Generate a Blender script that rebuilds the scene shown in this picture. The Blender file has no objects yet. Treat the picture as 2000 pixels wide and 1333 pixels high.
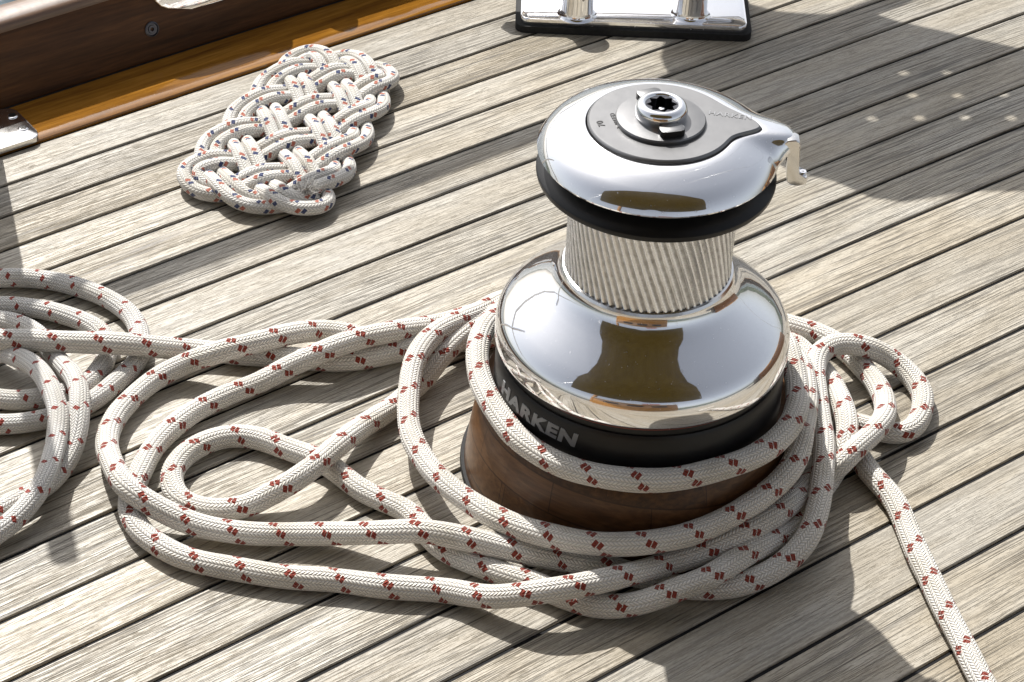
import bpy, bmesh, math, random
import numpy as np
from mathutils import Vector, Matrix
C = bpy.context.scene.collection
R = math.radians
random.seed(4); RNG = np.random.default_rng(4)

# ---------------------------------------------------------------- camera, sky, sun, exposure
FPX = 4446.6138                                   # focal length in pixels of a 2000 px wide picture (80 mm on 36 mm)
CAM = np.array([-1.02727207, -1.12285654, 1.3])
RT = np.array([0.80039015, -0.59839093, 0.03610961])
UP = np.array([0.34290876, 0.50640802, 0.79117918])
FW = np.array([0.49172064, 0.62086972, -0.61051748])
cd = bpy.data.cameras.new('camera'); cam = bpy.data.objects.new('camera', cd); C.objects.link(cam)
cd.sensor_width = 36; cd.lens = FPX / 2000 * 36; cd.clip_start = 0.05; cd.clip_end = 2000
M = Matrix.Identity(4)
for i in range(3):
    M[i][0], M[i][1], M[i][2], M[i][3] = RT[i], UP[i], -FW[i], CAM[i]
cam.matrix_world = M
bpy.context.scene.camera = cam

SV = np.array([-0.19, -0.87])                     # deck shadow offset per metre of height
SUN_EL = math.atan(1 / np.linalg.norm(SV)); SUN_AZ = math.atan2(-SV[0], -SV[1])
w = bpy.data.worlds.new('World'); bpy.context.scene.world = w; w.use_nodes = True
nt = w.node_tree; bg = nt.nodes['Background']
sky = nt.nodes.new('ShaderNodeTexSky'); sky.sky_type = 'NISHITA'; sky.sun_disc = False
sky.sun_elevation = SUN_EL; sky.sun_rotation = SUN_AZ
sky.air_density = 1.0; sky.dust_density = 3.0; sky.ozone_density = 1.0
hs = nt.nodes.new('ShaderNodeHueSaturation'); hs.inputs['Saturation'].default_value = .36   # hazy coastal sky
nt.links.new(sky.outputs[0], hs.inputs['Color']); nt.links.new(hs.outputs[0], bg.inputs[0]); bg.inputs[1].default_value = 0.125
sl = bpy.data.lights.new('sun', 'SUN'); sl.energy = 5.0; sl.angle = R(0.53); sl.color = (1, .972, .93)
so = bpy.data.objects.new('sun', sl); C.objects.link(so)
so.rotation_euler = Vector((SV[0], SV[1], -1)).to_track_quat('-Z', 'Y').to_euler()
vs = bpy.context.scene.view_settings
vs.view_transform = 'Standard'; vs.look = 'None'; vs.exposure = 0.28; vs.gamma = 1

# ---------------------------------------------------------------- survey helpers: photo ray -> real point at height z
def U(x, y, z=0.0):
    d = RT * (x - 1000) / FPX - UP * (y - 666.5) / FPX + FW
    return CAM + d * (z - CAM[2]) / d[2]
def PJ(p):
    v = np.asarray(p, float) - CAM; k = v @ FW
    return 1000 + FPX * (v @ RT) / k, 666.5 - FPX * (v @ UP) / k

# ---------------------------------------------------------------- material helpers
class NT:
    def __init__(s, name):
        s.m = bpy.data.materials.new(name); s.m.use_nodes = True
        s.t = s.m.node_tree; s.b = s.t.nodes['Principled BSDF']; s.n = s.t.nodes
    def new(s, k, **kw):
        n = s.n.new(k)
        for a, v in kw.items(): setattr(n, a, v)
        return n
    def l(s, a, b): s.t.links.new(a, b)
    def inp(s, node, i, v):
        if hasattr(v, 'node'): s.l(v, node.inputs[i])
        else: node.inputs[i].default_value = v
    def math(s, op, a, b=None, c=None, clamp=False):
        n = s.new('ShaderNodeMath', operation=op); n.use_clamp = clamp
        s.inp(n, 0, a)
        if b is not None: s.inp(n, 1, b)
        if c is not None: s.inp(n, 2, c)
        return n.outputs[0]
    def noise(s, vec, scale=1., detail=3., rough=.5, dist=0.):
        n = s.new('ShaderNodeTexNoise'); s.inp(n, 'Vector', vec)
        n.inputs['Scale'].default_value = scale; n.inputs['Detail'].default_value = detail
        n.inputs['Roughness'].default_value = rough; n.inputs['Distortion'].default_value = dist
        return n.outputs[0]
    def ramp(s, f, stops):
        n = s.new('ShaderNodeValToRGB'); s.l(f, n.inputs[0]); e = n.color_ramp.elements
        while len(e) < len(stops): e.new(0.5)
        for el, (p, c) in zip(e, stops):
            el.position = p; el.color = (*c, 1) if len(c) == 3 else c
        return n.outputs[0]
    def mix(s, f, a, b, mode='MIX'):
        n = s.new('ShaderNodeMix', data_type='RGBA', blend_type=mode)
        s.inp(n, 0, f)
        for i, v in ((6, a), (7, b)):
            if hasattr(v, 'node'): s.l(v, n.inputs[i])
            else: n.inputs[i].default_value = (*v, 1)
        return n.outputs[2]
    def comb(s, x, y, z=0.):
        n = s.new('ShaderNodeCombineXYZ'); s.inp(n, 0, x); s.inp(n, 1, y); s.inp(n, 2, z); return n.outputs[0]
    def sep(s, v):
        n = s.new('ShaderNodeSeparateXYZ'); s.l(v, n.inputs[0]); return n.outputs
    def uv(s): return s.sep(s.new('ShaderNodeTexCoord').outputs['UV'])
    def obj(s): return s.new('ShaderNodeTexCoord').outputs['Object']
    def bump(s, h, dist, strength=1., normal=None):
        n = s.new('ShaderNodeBump'); n.inputs['Strength'].default_value = strength
        n.inputs['Distance'].default_value = dist; s.l(h, n.inputs['Height'])
        if normal is not None: s.l(normal, n.inputs['Normal'])
        s.l(n.outputs[0], s.b.inputs['Normal']); return n.outputs[0]
    def set(s, **kw):
        for k, v in kw.items():
            k = {'col': 'Base Color', 'rough': 'Roughness', 'metal': 'Metallic', 'spec': 'Specular IOR Level',
                 'coat': 'Coat Weight', 'coatr': 'Coat Roughness', 'sheen': 'Sheen Weight'}[k]
            if hasattr(v, 'node'): s.l(v, s.b.inputs[k])
            else: s.b.inputs[k].default_value = (*v, 1) if isinstance(v, tuple) else v
        return s.m

def mat_teak():
    s = NT('weathered_teak'); u, v, _ = s.uv()
    rnd = s.new('ShaderNodeAttribute', attribute_name='rnd').outputs['Fac']
    r50 = s.math('MULTIPLY', rnd, 37.)
    M_ = s.math
    wob = s.noise(s.comb(M_('MULTIPLY', u, 2.2), M_('MULTIPLY', v, 9.), r50), 1, 1)
    vw = M_('ADD', v, M_('MULTIPLY', M_('SUBTRACT', wob, .5), .016))
    dens = M_('POWER', rnd, 1.4)
    # grain lines: thin iso-contours of a noise stretched along the board
    def lines(fu, fv, width, seed, det=1):
        n = s.noise(s.comb(M_('MULTIPLY', u, fu), M_('MULTIPLY', vw, fv), M_('ADD', r50, seed)), 1, det, .5)
        k = M_('ABSOLUTE', M_('SUBTRACT', M_('FRACT', M_('MULTIPLY', n, 3.)), .5))
        mr = s.new('ShaderNodeMapRange', interpolation_type='SMOOTHSTEP'); s.inp(mr, 0, k)
        mr.inputs[1].default_value = 0.; s.inp(mr, 2, width); mr.inputs[3].default_value = 1.; mr.inputs[4].default_value = 0.
        return mr.outputs[0]
    fv = M_('MULTIPLY_ADD', dens, 190., 130.)
    l1 = lines(1.4, fv, .165, 0.)
    l2 = lines(6., M_('MULTIPLY_ADD', dens, 200., 230.), .15, 9., 2)
    brk = s.noise(s.comb(M_('MULTIPLY', u, 16.), M_('MULTIPLY', v, 260.), r50), 1, 2)
    brk = s.ramp(brk, [(.36, (0, 0, 0)), (.60, (1, 1, 1))])
    pore = s.noise(s.comb(M_('MULTIPLY', u, 55.), M_('MULTIPLY', v, 1300.), r50), 1, 2, .6)
    porem = s.ramp(pore, [(.56, (0, 0, 0)), (.68, (1, 1, 1))])
    speck = s.noise(s.comb(M_('MULTIPLY', u, 260.), M_('MULTIPLY', v, 700.), r50), 1, 2, .6)
    soft = s.noise(s.comb(M_('MULTIPLY', u, 4.), M_('MULTIPLY', vw, 120.), r50), 1, 3, .6)
    blot = s.noise(s.comb(M_('MULTIPLY', u, 7.), M_('MULTIPLY', v, 26.), r50), 1, 4, .62)
    area = s.noise(s.comb(M_('MULTIPLY', u, 2.), M_('MULTIPLY', v, 16.), M_('ADD', r50, 3.)), 1, 2)
    amp = s.ramp(M_('ADD', M_('MULTIPLY', area, .7), M_('MULTIPLY', rnd, .45)), [(.30, (.42,) * 3), (.58, (1., 1., 1.))])
    gl = M_('MULTIPLY', M_('MAXIMUM', M_('MULTIPLY', l1, M_('MULTIPLY_ADD', brk, .6, .4)), M_('MULTIPLY', M_('MULTIPLY', l2, brk), .75)), amp)
    gl = M_('MAXIMUM', gl, M_('MULTIPLY', porem, .42))
    base = s.ramp(M_('ADD', M_('MULTIPLY', soft, .42), M_('MULTIPLY', speck, .58)), [(.28, (.315, .292, .248)), (.5, (.415, .39, .338)), (.74, (.50, .475, .42))])
    col = s.mix(M_('MULTIPLY', gl, .92), base, (.055, .047, .037))
    tint = s.ramp(rnd, [(0., (.86, .85, .84)), (.28, (1.03, .99, .93)), (.52, (.74, .72, .69)), (.78, (1.06, 1.05, 1.04)), (1., (.88, .83, .75))])
    col = s.mix(1., col, tint, 'MULTIPLY')
    stain = s.ramp(blot, [(.40, (1.04, 1.04, 1.03)), (.56, (.95, .92, .86)), (.74, (.80, .76, .68))])
    col = s.mix(1., col, stain, 'MULTIPLY')
    s.set(col=col, rough=.44, spec=.55)
    hh = M_('SUBTRACT', M_('ADD', M_('MULTIPLY', soft, .35), M_('MULTIPLY', speck, .16)), M_('MULTIPLY', gl, .75))
    s.bump(hh, .0011, .85); return s.m

def mat_varnish(name, cols, scale=1., rough=.12, coat=.6, spec=.5):
    s = NT(name); x, y, z = s.sep(s.obj())
    vec = s.comb(s.math('MULTIPLY', x, 5. * scale), s.math('MULTIPLY', y, 90. * scale), s.math('MULTIPLY', z, 90. * scale))
    g = s.noise(vec, 1, 4, .6, .6)
    f = s.noise(s.comb(s.math('MULTIPLY', x, 40. * scale), s.math('MULTIPLY', y, 420. * scale), s.math('MULTIPLY', z, 420. * scale)), 1, 2)
    g = s.math('ADD', s.math('MULTIPLY', g, .75), s.math('MULTIPLY', f, .25))
    s.set(col=s.ramp(g, [(.32, cols[0]), (.52, cols[1]), (.7, cols[2])]), rough=rough, coat=coat, coatr=.05, spec=spec)
    dust = s.noise(s.obj(), 900, 2)
    s.bump(s.math('ADD', s.noise(s.obj(), 60, 2), s.math('MULTIPLY', dust, .12)), .0006, .5)
    return s.m

def mat_metal(name, col, rough, smudge=.06, bump=0., scale=30., haze=0.):
    s = NT(name); n = s.noise(s.obj(), scale, 4, .6); sp = s.noise(s.obj(), scale * 12, 2, .6)
    spots = s.ramp(sp, [(.66, (0, 0, 0)), (.74, (1, 1, 1))])
    r = s.math('MULTIPLY_ADD', n, smudge, rough - smudge * .5, True)
    r = s.math('ADD', r, s.math('MULTIPLY', spots, max(smudge, 4 * haze * .4)))
    s.set(col=col, metal=1., rough=r)
    if bump: s.bump(n, bump, .4)
    if haze:                                       # polishing haze: a second, broader lobe
        g = s.new('ShaderNodeBsdfAnisotropic'); g.inputs['Color'].default_value = (*col, 1); g.inputs['Roughness'].default_value = .30
        mx = s.new('ShaderNodeMixShader'); s.inp(mx, 0, s.math('MULTIPLY', n, haze * 2))
        s.l(s.b.outputs[0], mx.inputs[1]); s.l(g.outputs[0], mx.inputs[2]); s.l(mx.outputs[0], s.n['Material Output'].inputs[0])
    return s.m

def mat_plain(name, col, rough=.5, spec=.5, var=.15, scale=40., bump=0.):
    s = NT(name); n = s.noise(s.obj(), scale, 4, .6)
    a = tuple(c * (1 - var) for c in col); b = tuple(min(1, c * (1 + var)) for c in col)
    s.set(col=s.ramp(n, [(.3, a), (.7, b)]), rough=rough, spec=spec)
    if bump: s.bump(n, bump, .6)
    return s.m

def mat_rope(name, rad, base, fleck, pitch, per_turn, fl, fw, gap, lift=.0015, cols=18, second=None, wornpitch=0.):
    s = NT(name); u, v, _ = s.uv()
    slip = s.noise(s.comb(s.math('MULTIPLY', u, 9.), s.math('MULTIPLY', v, 1.5)), 1, 2)      # uneven lay of the yarns
    u = s.math('ADD', u, s.math('MULTIPLY', s.math('SUBTRACT', slip, .5), rad * 1.1))
    circ = 2 * math.pi * rad
    # plaited cover: chevrons of yarn pairs
    cv = s.math('MULTIPLY', v, float(cols)); fl_ = s.math('FLOOR', cv); fr = s.math('SUBTRACT', cv, fl_)
    par = s.math('MULTIPLY_ADD', s.math('MODULO', fl_, 2.), 2., -1.)
    cw = circ / cols
    pu = s.math('DIVIDE', u, cw * .92)
    ph = s.math('ADD', pu, s.math('MULTIPLY', par, s.math('MULTIPLY', s.math('SUBTRACT', fr, .5), .95)))
    ph = s.math('ADD', ph, s.math('MULTIPLY', s.math('MODULO', fl_, 2.), .5))
    rib = s.math('ABSOLUTE', s.math('SINE', s.math('MULTIPLY', ph, math.pi)))
    edge = s.math('SINE', s.math('MULTIPLY', fr, math.pi))
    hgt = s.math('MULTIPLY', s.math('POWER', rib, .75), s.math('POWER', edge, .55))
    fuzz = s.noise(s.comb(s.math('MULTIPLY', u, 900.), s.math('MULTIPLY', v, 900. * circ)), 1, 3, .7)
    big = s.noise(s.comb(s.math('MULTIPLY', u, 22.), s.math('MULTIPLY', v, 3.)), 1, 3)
    col = s.ramp(hgt, [(0., tuple(c * .62 for c in base)), (.35, tuple(c * .86 for c in base)), (.8, base)])  # grooves coloured darker, for dirt and shade between the yarns
    grime = s.ramp(big, [(.30, (.80, .775, .72)), (.48, (.95, .94, .92)), (.65, (1, 1, 1))])
    col = s.mix(1., col, grime, 'MULTIPLY')
    # flecks on a helix
    def flecks(off):
        wv = s.math('MULTIPLY', v, float(per_turn)); j = s.math('ROUND', wv)
        dv = s.math('MULTIPLY', s.math('SUBTRACT', wv, j), circ / per_turn)
        uu = s.math('SUBTRACT', u, s.math('MULTIPLY_ADD', j, pitch / per_turn, off))
        k = s.math('ROUND', s.math('DIVIDE', uu, pitch))
        du = s.math('SUBTRACT', uu, s.math('MULTIPLY', k, pitch))
        out = None
        for sg in ((-1, 1) if gap else (0,)):
            a = s.math('SUBTRACT', du, sg * gap)
            b = s.math('SUBTRACT', dv, sg * gap * .45)
            b2 = s.math('ADD', b, s.math('MULTIPLY', a, .45))
            dd = s.math('ADD', s.math('DIVIDE', s.math('ABSOLUTE', a), fl), s.math('DIVIDE', s.math('ABSOLUTE', b2), fw))
            mk = s.math('LESS_THAN', dd, 1.)
            out = mk if out is None else s.math('MAXIMUM', out, mk)
        return out
    fcol = s.mix(s.math('MULTIPLY', fuzz, .5), fleck, tuple(c * .55 for c in fleck))
    col = s.mix(flecks(0.), col, fcol)
    if second: col = s.mix(flecks(second[1]), col, second[0])
    s.set(col=col, rough=.82, spec=.25, sheen=.25)
    h2 = s.math('ADD', hgt, s.math('MULTIPLY', fuzz, .22))
    s.bump(h2, lift, .85); return s.m

TEAK = mat_teak()
CAULK = mat_plain('black_caulk', (.010, .010, .011), .7, .15, .4, 160, .0005)
CHROME = mat_metal('polished_steel', (.93, .93, .94), .035, .04, haze=.16)
CHROME2 = mat_metal('scuffed_steel', (.80, .79, .77), .16, .12, .0003, 60)
SATIN = mat_metal('bead_blasted_grey_metal', (.215, .215, .217), .40, .10, .0002, 90)
BLACK = mat_plain('black_anodised', (.008, .008, .0085), .38, .35, .2, 60)
RUBBER = mat_plain('black_rubber', (.014, .014, .014), .7, .3, .3, 200, .0004)
DARKM = mat_metal('dark_steel', (.09, .09, .10), .3, .1)
REDRING = mat_plain('red_seal', (.16, .03, .02), .5)
COAMING = mat_varnish('varnished_mahogany', ((.026, .009, .002), (.072, .028, .008), (.125, .052, .015)), 1., .34, .0, .22)
RAIL = mat_varnish('weathered_varnish', ((.05, .022, .008), (.11, .05, .018), (.17, .085, .032)), 1., .42, .0, 1.)
BOARD = mat_varnish('varnished_teak', ((.12, .048, .006), (.25, .108, .013), (.36, .17, .028)), 1., .10)
PADW = mat_varnish('oiled_teak_pad', ((.075, .035, .013), (.17, .088, .038), (.25, .14, .065)), 1.2, .42, .05)
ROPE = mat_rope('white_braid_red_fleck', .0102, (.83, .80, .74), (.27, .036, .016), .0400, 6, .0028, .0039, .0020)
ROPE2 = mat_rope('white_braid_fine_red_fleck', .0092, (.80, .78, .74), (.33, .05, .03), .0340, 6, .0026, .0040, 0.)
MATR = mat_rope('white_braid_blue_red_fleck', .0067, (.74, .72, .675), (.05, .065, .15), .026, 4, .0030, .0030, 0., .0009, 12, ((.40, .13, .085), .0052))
def mat_drum():
    s = NT('worn_ribbed_bronze'); n = s.noise(s.obj(), 220, 4, .7); b = s.noise(s.obj(), 18, 3)
    gr = s.new('ShaderNodeAttribute', attribute_name='groove').outputs['Fac']
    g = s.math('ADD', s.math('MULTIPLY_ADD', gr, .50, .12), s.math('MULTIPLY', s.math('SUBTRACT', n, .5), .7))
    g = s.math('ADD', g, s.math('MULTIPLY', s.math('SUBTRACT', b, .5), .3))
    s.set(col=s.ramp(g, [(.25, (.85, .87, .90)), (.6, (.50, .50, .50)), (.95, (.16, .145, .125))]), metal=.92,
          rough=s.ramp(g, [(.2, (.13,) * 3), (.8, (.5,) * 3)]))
    s.bump(n, .0005, .6); return s.m
DRUM = mat_drum()

# ---------------------------------------------------------------- mesh helpers
def link(name, me, mats, parent=None):
    o = bpy.data.objects.new(name, me); C.objects.link(o)
    for m in (mats if isinstance(mats, (list, tuple)) else [mats]): me.materials.append(m)
    if parent: o.parent = parent
    return o
def tag(o, label=None, cat=None, group=None, kind=None):
    for k, v in (('label', label), ('category', cat), ('group', group), ('kind', kind)):
        if v: o[k] = v
    return o
def thing(name, label, cat, loc=(0, 0, 0), group=None):
    o = bpy.data.objects.new(name, None); C.objects.link(o); o.location = loc; o.empty_display_size = .05
    return tag(o, label, cat, group)
def from_arrays(name, V, F, mats, parent=None, smooth=True, uv=None, sharp=35):
    me = bpy.data.meshes.new(name); me.from_pydata([tuple(map(float, v)) for v in V], [], [tuple(map(int, f)) for f in F])
    me.update()
    if uv is not None:
        l = me.uv_layers.new(name='UVMap'); l.data.foreach_set('uv', np.asarray(uv, np.float32).ravel())
    if smooth:
        me.polygons.foreach_set('use_smooth', [True] * len(me.polygons))
        if sharp: me.set_sharp_from_angle(angle=R(sharp))
    return link(name, me, mats, parent)
def from_bm(name, bm, mats, parent=None, smooth=True, sharp=35):
    bmesh.ops.recalc_face_normals(bm, faces=bm.faces)
    me = bpy.data.meshes.new(name); bm.to_mesh(me); bm.free()
    if smooth:
        me.polygons.foreach_set('use_smooth', [True] * len(me.polygons)); me.set_sharp_from_angle(angle=R(sharp))
    return link(name, me, mats, parent)
def lathe(name, prof, mats, parent=None, n=160, c=(0, 0), sharp=32, closed=True):
    P = np.array(prof); m = len(P); a = np.linspace(0, 2 * np.pi, n, endpoint=False)
    V = [(c[0] + r * math.cos(t), c[1] + r * math.sin(t), z) for r, z in P for t in a]
    F = [(i * n + j, i * n + (j + 1) % n, (i + 1) * n + (j + 1) % n, (i + 1) * n + j) for i in range(m - 1) for j in range(n)]
    if closed:
        F.append(tuple(range(n - 1, -1, -1))); F.append(tuple((m - 1) * n + j for j in range(n)))
    bm = bmesh.new(); vs_ = [bm.verts.new(v) for v in V]
    for f in F: bm.faces.new([vs_[i] for i in f])
    return from_bm(name, bm, mats, parent, True, sharp)
def bevel_box(bm, cx, cy, cz, sx, sy, sz, rz=0., bev=.001, seg=2):
    mt = Matrix.Translation((cx, cy, cz)) @ Matrix.Rotation(rz, 4, 'Z') @ Matrix.Diagonal((sx, sy, sz, 1))
    r = bmesh.ops.create_cube(bm, size=1, matrix=mt)
    if bev:
        es = list({e for v in r['verts'] for e in v.link_edges})
        bmesh.ops.bevel(bm, geom=es, offset=bev, segments=seg, profile=.5, affect='EDGES')
def prism(bm, pts, z0, z1, bev=0., seg=2):
    b = [bm.verts.new((p[0], p[1], z0)) for p in pts]; t = [bm.verts.new((p[0], p[1], z1)) for p in pts]
    n = len(pts); bm.faces.new(b[::-1]); top = bm.faces.new(t)
    for i in range(n): bm.faces.new((b[i], b[(i + 1) % n], t[(i + 1) % n], t[i]))
    if bev: bmesh.ops.bevel(bm, geom=list(top.edges), offset=bev, segments=seg, profile=.5, affect='EDGES')
def rrect(cx, cy, hx, hy, rad, ang=0., n=7):
    out = []
    for sx, sy, a0 in ((1, 1, 0), (-1, 1, 90), (-1, -1, 180), (1, -1, 270)):
        for k in range(n):
            a = R(a0 + 90 * k / (n - 1)); out.append(((hx - rad) * sx + rad * math.cos(a), (hy - rad) * sy + rad * math.sin(a)))
    c, s = math.cos(ang), math.sin(ang)
    return [(cx + x * c - y * s, cy + x * s + y * c) for x, y in out]
def tube(P, rad, n=28, twist=0., closed=False, cap=True):
    """arrays for a tube along points P (m x 3): verts, faces, uv per loop"""
    P = np.asarray(P, float); m = len(P)
    T = np.roll(P, -1, 0) - np.roll(P, 1, 0) if closed else np.gradient(P, axis=0)
    T /= np.linalg.norm(T, axis=1)[:, None]
    N = np.zeros_like(P); n0 = np.cross(T[0], (0, 0, 1.)); N[0] = n0 / np.linalg.norm(n0)
    for i in range(1, m):
        v = N[i - 1] - T[i] * (N[i - 1] @ T[i]); N[i] = v / np.linalg.norm(v)
    B = np.cross(T, N)
    s = np.concatenate([[0], np.cumsum(np.linalg.norm(np.diff(P, axis=0), axis=1))])
    if closed:                                     # spread the closing twist
        v = N[-1] - T[0] * (N[-1] @ T[0]); ang = math.atan2(v @ B[0], v @ N[0])
        tw = -ang * np.arange(m) / m
    else: tw = twist * s
    rr = np.broadcast_to(rad, (m,))
    a = np.linspace(0, 2 * np.pi, n, endpoint=False)
    ang = a[None, :] + tw[:, None]
    V = P[:, None, :] + rr[:, None, None] * (np.cos(ang)[..., None] * N[:, None, :] + np.sin(ang)[..., None] * B[:, None, :])
    V = V.reshape(-1, 3)
    i = np.arange(m if closed else m - 1); j = np.arange(n)
    I, J = np.meshgrid(i, j, indexing='ij'); I2 = (I + 1) % m; J2 = (J + 1) % n
    F = np.stack([I * n + J, I * n + J2, I2 * n + J2, I2 * n + J], -1).reshape(-1, 4)
    L = s[-1] + (np.linalg.norm(P[0] - P[-1]) if closed else 0)
    se = np.concatenate([s, [L]])
    uv = np.stack([np.stack([se[I], J / n], -1), np.stack([se[I], (J + 1) / n], -1),
                   np.stack([se[I + 1], (J + 1) / n], -1), np.stack([se[I + 1], J / n], -1)], 2).reshape(-1, 2)
    F = F.tolist(); uv = uv.tolist()
    if cap and not closed:
        f0 = list(range(n))[::-1]; f1 = [(m - 1) * n + k for k in range(n)]
        F += [f0, f1]; uv += [(0., k / n) for k in f0] + [(float(s[-1]), k / n) for k in range(n)]
    return V, F, np.array(uv)
def join_arrays(parts):
    V, F, UVs, o = [], [], [], 0
    for v, f, uv in parts:
        V.append(v); F += [[i + o for i in q] for q in f]; UVs.append(uv); o += len(v)
    return np.concatenate(V), F, np.concatenate(UVs)
def catmull(P, step):
    P = np.asarray(P, float); Q = np.vstack([2 * P[0] - P[1], P, 2 * P[-1] - P[-2]]); out = []
    for i in range(len(P) - 1):
        p0, p1, p2, p3 = Q[i:i + 4]
        d = [max(np.linalg.norm(b[:2] - a[:2]), 1e-6) ** .5 for a, b in ((p0, p1), (p1, p2), (p2, p3))]
        t0 = 0; t1 = d[0]; t2 = t1 + d[1]; t3 = t2 + d[2]
        n = max(2, int(np.linalg.norm(p2[:2] - p1[:2]) / step))
        t = np.linspace(t1, t2, n, endpoint=False)[:, None]
        A1 = (t1 - t) / (t1 - t0) * p0 + (t - t0) / (t1 - t0) * p1; A2 = (t2 - t) / (t2 - t1) * p1 + (t - t1) / (t2 - t1) * p2
        A3 = (t3 - t) / (t3 - t2) * p2 + (t - t2) / (t3 - t2) * p3
        B1 = (t2 - t) / (t2 - t0) * A1 + (t - t0) / (t2 - t0) * A2; B2 = (t3 - t) / (t3 - t1) * A2 + (t - t1) / (t3 - t1) * A3
        out.append((t2 - t) / (t2 - t1) * B1 + (t - t1) / (t2 - t1) * B2)
    out.append(P[-1:]); return np.concatenate(out)
def smooth(P, k):
    for _ in range(k):
        P = P.copy(); P[1:-1] = .25 * P[:-2] + .5 * P[1:-1] + .25 * P[2:]
    return P
def resample(P, step):
    s = np.concatenate([[0], np.cumsum(np.linalg.norm(np.diff(P, axis=0), axis=1))])
    t = np.linspace(0, s[-1], max(3, int(s[-1] / step)))
    return np.stack([np.interp(t, s, P[:, i]) for i in range(3)], 1)

# ---------------------------------------------------------------- deck
KAP = -0.0166
def bend(x): return KAP * x * x
SEAMS = [.746, .695, .6455, .594, .542, .4905, .435, .3785, .322, .263, .2035, .1395, .078, .0122, -.0545, -.1195, -.186, -.2555, -.325]
while SEAMS[-1] > -3.6: SEAMS.append(SEAMS[-1] - .0665 - .004 * random.random())
XS = np.concatenate([np.linspace(-4.5, -1.2, 12), np.linspace(-1.0, 1.6, 40), np.linspace(1.8, 5, 12)])
def build_deck():
    V, F, UVl, rnd = [], [], [], []
    hw = .0018                                     # half a seam
    prof = lambda a, b: [(a, -.03), (a, -.0012), (a + .0010, 0.), (b - .0010, 0.), (b, -.0012), (b, -.03)]
    for k in range(len(SEAMS) - 1):
        y1, y0 = SEAMS[k] - hw, SEAMS[k + 1] + hw; r = random.random(); uo = random.random() * 9; vo = k * .31
        dz = random.uniform(-.0003, .0003)
        pr = prof(y0, y1); o = len(V); m = len(pr)
        for x in XS:
            for (y, z) in pr: V.append((x, y + bend(x), z + dz))
        for i in range(len(XS) - 1):
            for j in range(m - 1):
                q = (o + i * m + j, o + (i + 1) * m + j, o + (i + 1) * m + j + 1, o + i * m + j + 1)
                F.append(q); rnd.append(r)
                for ii, jj in ((i, j), (i + 1, j), (i + 1, j + 1), (i, j + 1)):
                    UVl.append((XS[ii] + uo, pr[jj][0] + vo))
    nw = len(F)
    ytop, ybot = SEAMS[0] + .004, SEAMS[-1] - .01; o = len(V)
    for x in XS:
        V.append((x, ybot + bend(x), -.0022)); V.append((x, ytop + bend(x), -.0022))
    for i in range(len(XS) - 1):
        F.append((o + 2 * i, o + 2 * i + 2, o + 2 * i + 3, o + 2 * i + 1)); rnd.append(0.); UVl += [(0, 0)] * 4
    d = from_arrays('deck', V, F, [TEAK, CAULK], None, True, UVl, 30)
    mi = np.zeros(len(F), np.int32); mi[nw:] = 1; d.data.polygons.foreach_set('material_index', mi)
    at = d.data.attributes.new('rnd', 'FLOAT', 'FACE'); at.data.foreach_set('value', np.array(rnd, np.float32))
    tag(d, 'weathered grey teak planked deck with black caulked seams', None, None, 'structure')
build_deck()

def sheer(name, prof, mats, x0=-4.5, x1=5., parent=None, sharp=35, closed=True):
    xs = [x for x in XS if x0 < x < x1]; xs = [x0] + xs + [x1]
    m = len(prof); V = [(x, y + bend(x), z) for x in xs for y, z in prof]; F = []
    for i in range(len(xs) - 1):
        for j in range(m if closed else m - 1):
            j2 = (j + 1) % m; F.append((i * m + j, (i + 1) * m + j, (i + 1) * m + j2, i * m + j2))
    if closed: F += [tuple(range(m)), tuple((len(xs) - 1) * m + j for j in range(m))[::-1]]
    bm = bmesh.new(); vv = [bm.verts.new(v) for v in V]
    for f in F: bm.faces.new([vv[i] for i in f])
    return from_bm(name, bm, mats, parent, True, sharp)
cb = sheer('covering_board', [(.7485, -.03), (.7485, .0000), (.7495, .0014), (.7530, .0026), (.7600, .0033), (.7750, .0036), (.8000, .0036), (.8195, .0030), (.8195, -.03)], BOARD)
tag(cb, 'glossy varnished orange covering board along the deck edge', None, None, 'structure')
ck = sheer('covering_board_seam', [(.819, -.02), (.819, .0012), (.8235, .0020), (.826, .0016), (.826, -.02)], CAULK)
tag(ck, 'black seam between covering board and bulwark', None, None, 'structure')
bw = thing('bulwark', 'dark varnished wooden bulwark along the far deck edge', 'bulwark', (0, .823, 0))
def off(o, p): o.parent = p; o.matrix_parent_inverse = p.matrix_world.inverted(); return o
def put(o, p): # keep world position under a parent that is only translated
    o.parent = p; o.location = Vector(o.location) - Vector(p.location); return o
put(sheer('face_plank', [(.824, -.02), (.8245, .004), (.8455, .0775), (.884, .0775), (.884, -.9), (.862, -.9)], COAMING), bw)
put(sheer('cap_rail', [(.8450, .0778), (.8448, .0825), (.8465, .0862), (.8510, .0885), (.8600, .0900), (.8720, .0900), (.8820, .0880), (.8865, .0840), (.8870, .0778)], RAIL, sharp=60), bw)
# round wooden bolt plug in the bulwark face
def plug():
    p = U(296, 57, .045); y = .8245 + (.045 - .004) * .0210 / .0735
    p = U(296, 57, .0345); c = np.array([p[0], .8245 + (.0345 - .004) * .2857 + bend(p[0]), .0345])
    prof = [(.0085, -.001), (.0085, .0012), (.0072, .0016), (.0066, .0004), (.0048, .0004), (.0044, .0014), (.0022, .0014), (.0016, -.0004)]
    o = lathe('bolt', prof, DARKM, None, 40)
    n = Vector((0, -1, .2857)).normalized()
    o.rotation_euler = n.to_track_quat('Z', 'Y').to_euler(); o.location = tuple(c)
    put(o, bw)
plug()
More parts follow.
